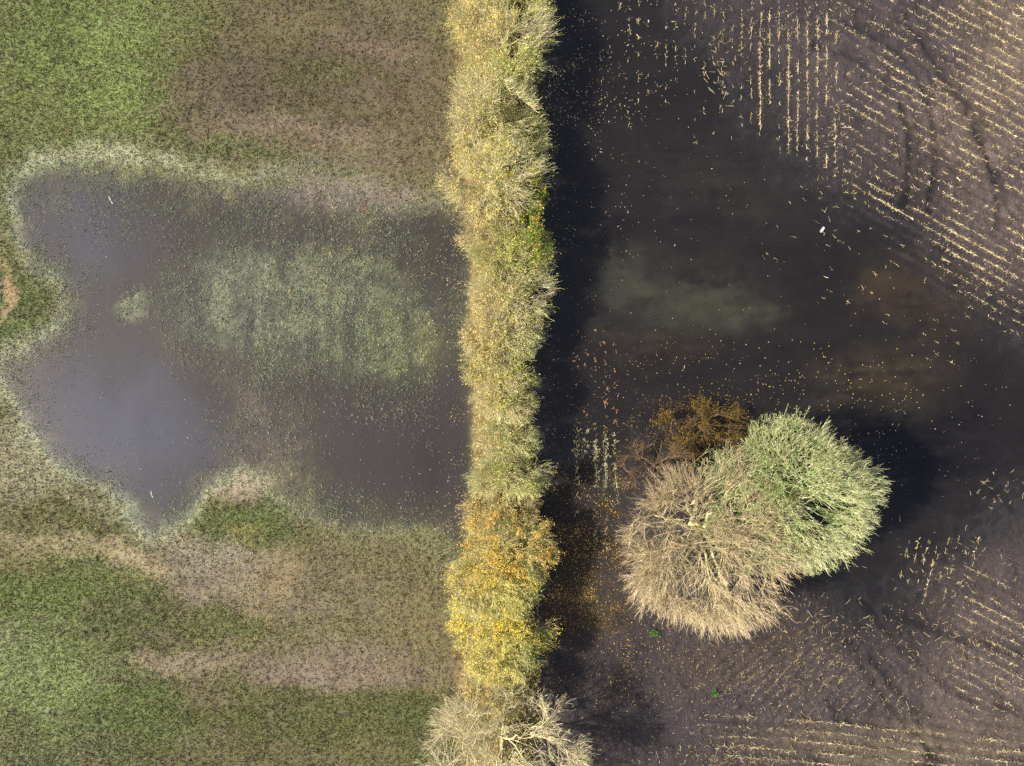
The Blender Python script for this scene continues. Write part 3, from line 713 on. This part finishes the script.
for q, i in enumerate(big):
    o = bpy.data.objects.new('maize_stalk', PM[q % 6 + (0 if REG[i] in ('top', 'slant') else 6)]); col.objects.link(o)
    o.location = (A[0][i], A[1][i], A[2][i] + .01); o.rotation_euler = (0, -A[4][i] * .5, A[3][i])
    l = A[5][i]; o.scale = (l, l * .5 + .10, l * .5 + .12)
    tag(o, LB[REG[i]][0], 'maize stalk', LB[REG[i]][1])

# ------------------------------------------------------------------ soil clods (nobody could count them)
def clods():
    rng = np.random.default_rng(8); n = 26000
    px = rng.uniform(556, 1060, n); py = rng.uniform(-30, 800, n); h = right_height(px, py); d = sdf(px, py, FLOOD)
    k = (h > -.01) & (rng.random(n) < (.25 + 1.2 * sstep(.4, .65, fbm(px, py, 24, 3, 119))) * (1 - .7 * sstep(-30, 10, d))); px, py, h = px[k], py[k], h[k]; n = len(px)
    c = right_colour(px, py, h) * rng.uniform(.65, 1.35, (n, 1))
    O = np.array([[1, 0, 0], [.3, .95, 0], [-.8, .6, 0], [-.8, -.6, 0], [.3, -.95, 0], [.1, .05, .8]])
    r = rng.uniform(.03, .11, n) * rng.choice([.6, 1, 1, 1.4], n); a = rng.uniform(0, 6.28, n); ca, sa = np.cos(a)[:, None], np.sin(a)[:, None]
    Q = O[None] * r[:, None, None] * rng.uniform(.6, 1.3, (n, 6, 3))
    V = np.stack([Q[..., 0] * ca - Q[..., 1] * sa + ((px - 512) / S)[:, None], Q[..., 0] * sa + Q[..., 1] * ca + ((383 - py) / S)[:, None], Q[..., 2] + h[:, None] - .012], -1)
    F = np.array([[0, 1, 5], [1, 2, 5], [2, 3, 5], [3, 4, 5], [4, 0, 5]])
    o = mesh_np('soil_clods', V.reshape(-1, 3), (np.arange(n)[:, None, None] * 6 + F[None]).reshape(-1, 3), M_MUD, np.repeat(c * ALB, 6, 0))
    tag(o, 'crumbled clods of dark soil lying over the stubble field', None, None, 'stuff')
clods()

# ------------------------------------------------------------------ fallen leaves (nobody could count them)
def litter():
    rng = np.random.default_rng(21); PX = []; PY = []; CC = []; SZ = []
    def sc_(n, fx, fy, cols, smin=.07, smax=.13):
        px = fx(n); py = fy(n); PX.append(px); PY.append(py); CC.append(np.array(cols)[rng.integers(0, len(cols), n)]); SZ.append(rng.uniform(smin, smax, n))
    uni = lambda a, b: (lambda n: rng.uniform(a, b, n)); nor = lambda m, s: (lambda n: rng.normal(m, s, n)); hx = lambda s: (lambda n: 548 + np.abs(rng.normal(0, s, n)))
    PALE = [g(188,168,120), g(200,180,130), g(170,140,90), g(206,196,160)]; BR = [g(118,90,50), g(104,78,46), g(136,106,58), g(92,68,42)]
    sc_(900, hx(75), uni(-20, 260), PALE + BR[:2], .06, .10); sc_(500, hx(55), uni(-20, 130), PALE, .06, .11)
    sc_(550, hx(60), uni(260, 470), BR + PALE[:1], .06, .10)
    sc_(6500, lambda n: rng.uniform(545, 632, n), lambda n: rng.normal(568, 58, n), [c_ * .8 for c_ in GOLD] + BR + [g(180,156,74), g(110,90,44)], .06, .12)
    sc_(1600, lambda n: rng.uniform(545, 640, n), uni(480, 780), BR + OCHRE[:2], .07, .12)
    sc_(2200, nor(696, 42), nor(428, 19), [c_ * .5 for c_ in GOLD[:3]] + BR, .06, .11)
    sc_(500, nor(800, 70), nor(395, 28), PALE + YELLOW[:2], .06, .105); sc_(240, nor(665, 36), nor(362, 18), BR + PALE[:2], .06, .10); sc_(160, nor(730, 40), nor(395, 14), BR + GOLD[:1], .06, .1)
    sc_(260, nor(870, 50), nor(430, 45), PALE, .06, .1); sc_(500, uni(560, 1030), uni(150, 560), PALE, .05, .085)
    sc_(1500, lambda n: rng.uniform(620, 800, n), nor(650, 30), BR + OCHRE[:1], .06, .11)
    sc_(700, lambda n: 462 - np.abs(rng.normal(0, 16, n)), uni(-20, 790), PALE + OCHRE[:2], .05, .09)
    sc_(160, lambda n: 470 - np.abs(rng.normal(0, 18, n)), nor(510, 36), PALE, .05, .09)
    sc_(420, uni(10, 470), uni(160, 540), [g(206,202,186), g(190,186,160), g(180,160,110)], .045, .08)
    sc_(2600, uni(445, 560), uni(-30, 800), OCHRE + BR, .07, .13)
    sc_(700, nor(275, 24), nor(592, 26), [g(190,160,100), g(176,140,84)], .06, .1); sc_(500, nor(425, 22), nor(640, 60), OCHRE, .06, .1)
    px = np.concatenate(PX); py = np.concatenate(PY); cc = np.concatenate(CC); sz = np.concatenate(SZ) * rng.choice([.6, .8, 1.0, 1.15], len(PX) and sum(map(len, PX)))
    kp = rng.random(len(px)) < .24 + 1.1 * sstep(.42, .66, fbm(px, py * 1.4, 26, 4, 115)); px, py, cc, sz = px[kp], py[kp], cc[kp], sz[kp]; n = len(px)
    h = np.where(px < HX, left_height(px, py), right_height(px, py))
    P = np.stack([(px - 512) / S, (383 - py) / S, np.maximum(h, 0) + rng.uniform(.012, .05, n)], -1)
    nrm = unit(rng.normal(size=(n, 3)) * .35 + np.array([0, 0, 1.])); nrm = np.where((h < 0)[:, None], unit(rng.normal(size=(n, 3)) * .06 + np.array([0, 0, 1.])), nrm)
    V, F = quads(P, nrm, sz, rng)
    o = mesh_np('fallen_leaves', V, F, M_LEAF, np.repeat(cc * rng.uniform(.7, 1.2, (n, 1)), 4, 0))
    tag(o, 'fallen autumn leaves scattered over the water and mud beside the hedge', None, None, 'stuff')
litter()

# ------------------------------------------------------------------ small things
def plain(name, rgb, rough=.5):
    m, nt = new_mat(name); L = nt.links.new
    geo = N(nt, 'ShaderNodeNewGeometry'); n1 = N(nt, 'ShaderNodeTexNoise', in_Scale=14.0, in_Detail=4.0); L(geo.outputs['Position'], n1.inputs['Vector'])
    cr = N(nt, 'ShaderNodeValToRGB'); L(n1.outputs['Fac'], cr.inputs[0]); c = lin(rgb)
    cr.color_ramp.elements[0].position = .3; cr.color_ramp.elements[0].color = (*(c * .72), 1); cr.color_ramp.elements[1].position = .65; cr.color_ramp.elements[1].color = (*c, 1)
    pb = N(nt, 'ShaderNodeBsdfPrincipled', in_Roughness=rough); L(cr.outputs[0], pb.inputs['Base Color'])
    out = N(nt, 'ShaderNodeOutputMaterial'); L(pb.outputs[0], out.inputs['Surface']); return m
import bmesh
def bev_box(name, size, loc, mat, parent, bev=.02):
    bm = bmesh.new(); bmesh.ops.create_cube(bm, size=1)
    for v in bm.verts: v.co.x *= size[0]; v.co.y *= size[1]; v.co.z *= size[2]
    bmesh.ops.bevel(bm, geom=list(bm.edges), offset=bev, segments=2, affect='EDGES')
    for v in bm.verts: v.co.x += loc[0]; v.co.y += loc[1]; v.co.z += loc[2]
    me = bpy.data.meshes.new(name); bm.to_mesh(me); bm.free(); me.materials.append(mat)
    o = bpy.data.objects.new(name, me); col.objects.link(o); o.parent = parent; return o
MW = plain('white_plastic', (176, 173, 168), .5); MG = plain('grey_plastic', (104, 100, 96), .55)
bx = empty('plastic_tub', (*W(822, 230)[:2], -.04)); bx.rotation_euler = (0, .05, math.radians(56))
tag(bx, 'small oblong white plastic tub lying alone in the dark flooded field', 'tub')
bev_box('tub_body', (.46, .18, .18), (0, 0, .09), MW, bx, .025)
bev_box('lid', (.34, .14, .03), (0, 0, .197), MW, bx, .01)
bev_box('end_flange', (.05, .21, .05), (.225, 0, .15), MG, bx, .012); bev_box('end_flange', (.05, .21, .05), (-.225, 0, .15), MG, bx, .012)

def weed(px, py, r, n, seed, label):
    rng = np.random.default_rng(seed); z = float(right_height(np.array([float(px)]), np.array([float(py)]))[0])
    root = tag(empty('green_weed', (*W(px, py)[:2], z)), label, 'weed')
    a = rng.uniform(0, 6.28, 9); P = np.zeros((9, 4, 3)); t = np.linspace(0, 1, 4)
    P[:, :, 0] = np.cos(a)[:, None] * t * r * .8; P[:, :, 1] = np.sin(a)[:, None] * t * r * .8; P[:, :, 2] = np.sin(t * 1.8) * .22
    V, F = tubes(P, np.tile(np.linspace(.012, .005, 4), (9, 1)), 4); mesh_np('stem', V, F, M_LEAF, np.tile(g(80, 110, 50), (len(V), 1)), root)
    Q = np.stack([rng.normal(0, r * .4, n), rng.normal(0, r * .4, n), rng.uniform(.05, .3, n)], -1)
    V, F = quads(Q, unit(rng.normal(size=(n, 3)) * .5 + [0, 0, 1]), rng.uniform(.08, .16, n), rng)
    mesh_np('foliage', V, F, M_LEAF, np.repeat(np.array([g(70,110,44), g(90,130,56)])[rng.integers(0, 2, n)], 4, 0), root)
weed(653, 631, .42, 60, 5, 'small green weed on the mud under the lower edge of the bare tree')
weed(713, 691, .4, 55, 6, 'small green weed alone on open mud below the bare tree')
def stick(px, py, ln, ang, label):
    bgk = Bag(); P = np.zeros((1, 6, 3)); t = np.linspace(0, 1, 6); P[0, :, 0] = (t - .5) * ln; P[0, :, 1] = .03 * np.sin(t * 4)
    V, F = tubes(P, np.array([[.03, .028, .026, .022, .02, .012]]), 6); bgk.add(V, F, g(200, 192, 170))
    P2 = np.array([[P[0, 3], P[0, 3] + [ln * .12, .05, .02], P[0, 3] + [ln * .2, .1, .05]]]); V, F = tubes(P2, np.array([[.016, .012, .008]]), 5); bgk.add(V, F, g(196, 186, 160))
    o = bgk.build('stick', M_BARK); o.location = (*W(px, py)[:2], .015); o.rotation_euler = (0, 0, math.radians(ang)); tag(o, label, 'stick')
stick(152, 494, .55, 108, 'pale stick floating in the pond near its lower shore')
stick(111, 200, .75, 118, 'thin pale stick floating in the upper corner of the pond')

# ------------------------------------------------------------------ light, sky, camera
EL, AZ = math.radians(42), math.radians(184)      # sun stands at the left of the picture, a little below level
sv = (math.cos(EL) * math.cos(AZ), math.cos(EL) * math.sin(AZ), math.sin(EL))
sun = bpy.data.lights.new('sun', 'SUN'); sun.energy = 4.0; sun.angle = math.radians(.8); sun.color = (1.0, .95, .87)
so = bpy.data.objects.new('sun', sun); col.objects.link(so)
from mathutils import Vector
so.rotation_euler = Vector(sv).to_track_quat('Z', 'Y').to_euler(); so.location = (-30, 0, 40)
w = bpy.data.worlds.new('World'); sc.world = w; w.use_nodes = True
nt = w.node_tree; nt.nodes.clear(); L = nt.links.new
sky = nt.nodes.new('ShaderNodeTexSky'); sky.sky_type = 'NISHITA'; sky.sun_disc = False; sky.sun_elevation = EL; sky.dust_density = 4.0; sky.ozone_density = .4; sky.air_density = .8; sky.sun_rotation = math.atan2(sv[0], sv[1])
b1 = nt.nodes.new('ShaderNodeBackground'); b1.inputs['Strength'].default_value = .14; L(sky.outputs[0], b1.inputs['Color'])
tc = nt.nodes.new('ShaderNodeTexCoord')
nz = nt.nodes.new('ShaderNodeTexNoise'); nz.inputs['Scale'].default_value = 7.0; nz.inputs['Detail'].default_value = 5.0; L(tc.outputs['Generated'], nz.inputs['Vector'])
def cloud_at(px, py, r):
    v = Vector(((px - 512) / S, (383 - py) / S, H)).normalized()
    ds = nt.nodes.new('ShaderNodeVectorMath'); ds.operation = 'DISTANCE'; L(tc.outputs['Generated'], ds.inputs[0]); ds.inputs[1].default_value = v
    m = nt.nodes.new('ShaderNodeMapRange'); m.interpolation_type = 'SMOOTHSTEP'; L(ds.outputs['Value'], m.inputs['Value'])
    m.inputs['From Min'].default_value = r; m.inputs['From Max'].default_value = 0.0; return m.outputs[0]
mxm = nt.nodes.new('ShaderNodeMath'); mxm.operation = 'MAXIMUM'; L(cloud_at(115, 440, .26), mxm.inputs[0]); L(cloud_at(95, 230, .13), mxm.inputs[1])
mn = nt.nodes.new('ShaderNodeMapRange'); L(nz.outputs['Fac'], mn.inputs['Value']); mn.inputs['From Min'].default_value = .36; mn.inputs['From Max'].default_value = .66
mm = nt.nodes.new('ShaderNodeMath'); mm.operation = 'MULTIPLY'; L(mxm.outputs[0], mm.inputs[0]); L(mn.outputs[0], mm.inputs[1])
b2 = nt.nodes.new('ShaderNodeBackground'); b2.inputs['Color'].default_value = (.86, .90, 1, 1); b2.inputs['Strength'].default_value = 1.7
ms = nt.nodes.new('ShaderNodeMixShader'); L(mm.outputs[0], ms.inputs[0]); L(b1.outputs[0], ms.inputs[1]); L(b2.outputs[0], ms.inputs[2])
ow = nt.nodes.new('ShaderNodeOutputWorld'); L(ms.outputs[0], ow.inputs['Surface'])

cam = bpy.data.cameras.new('camera'); cam.sensor_fit = 'HORIZONTAL'; cam.angle = 2 * math.atan(512 / S / H); cam.clip_end = 3000; cam.clip_start = .5
co = bpy.data.objects.new('camera', cam); col.objects.link(co); co.location = (0, 0, H); sc.camera = co
sc.view_settings.view_transform = 'Standard'; sc.view_settings.look = 'None'; sc.view_settings.gamma = 1; sc.view_settings.exposure = 1.32
sc.view_settings.use_curve_mapping = False
sc.cycles.max_bounces = 5; sc.cycles.transparent_max_bounces = 8; sc.cycles.caustics_reflective = False; sc.cycles.caustics_refractive = False
sc.cycles.use_denoising = False
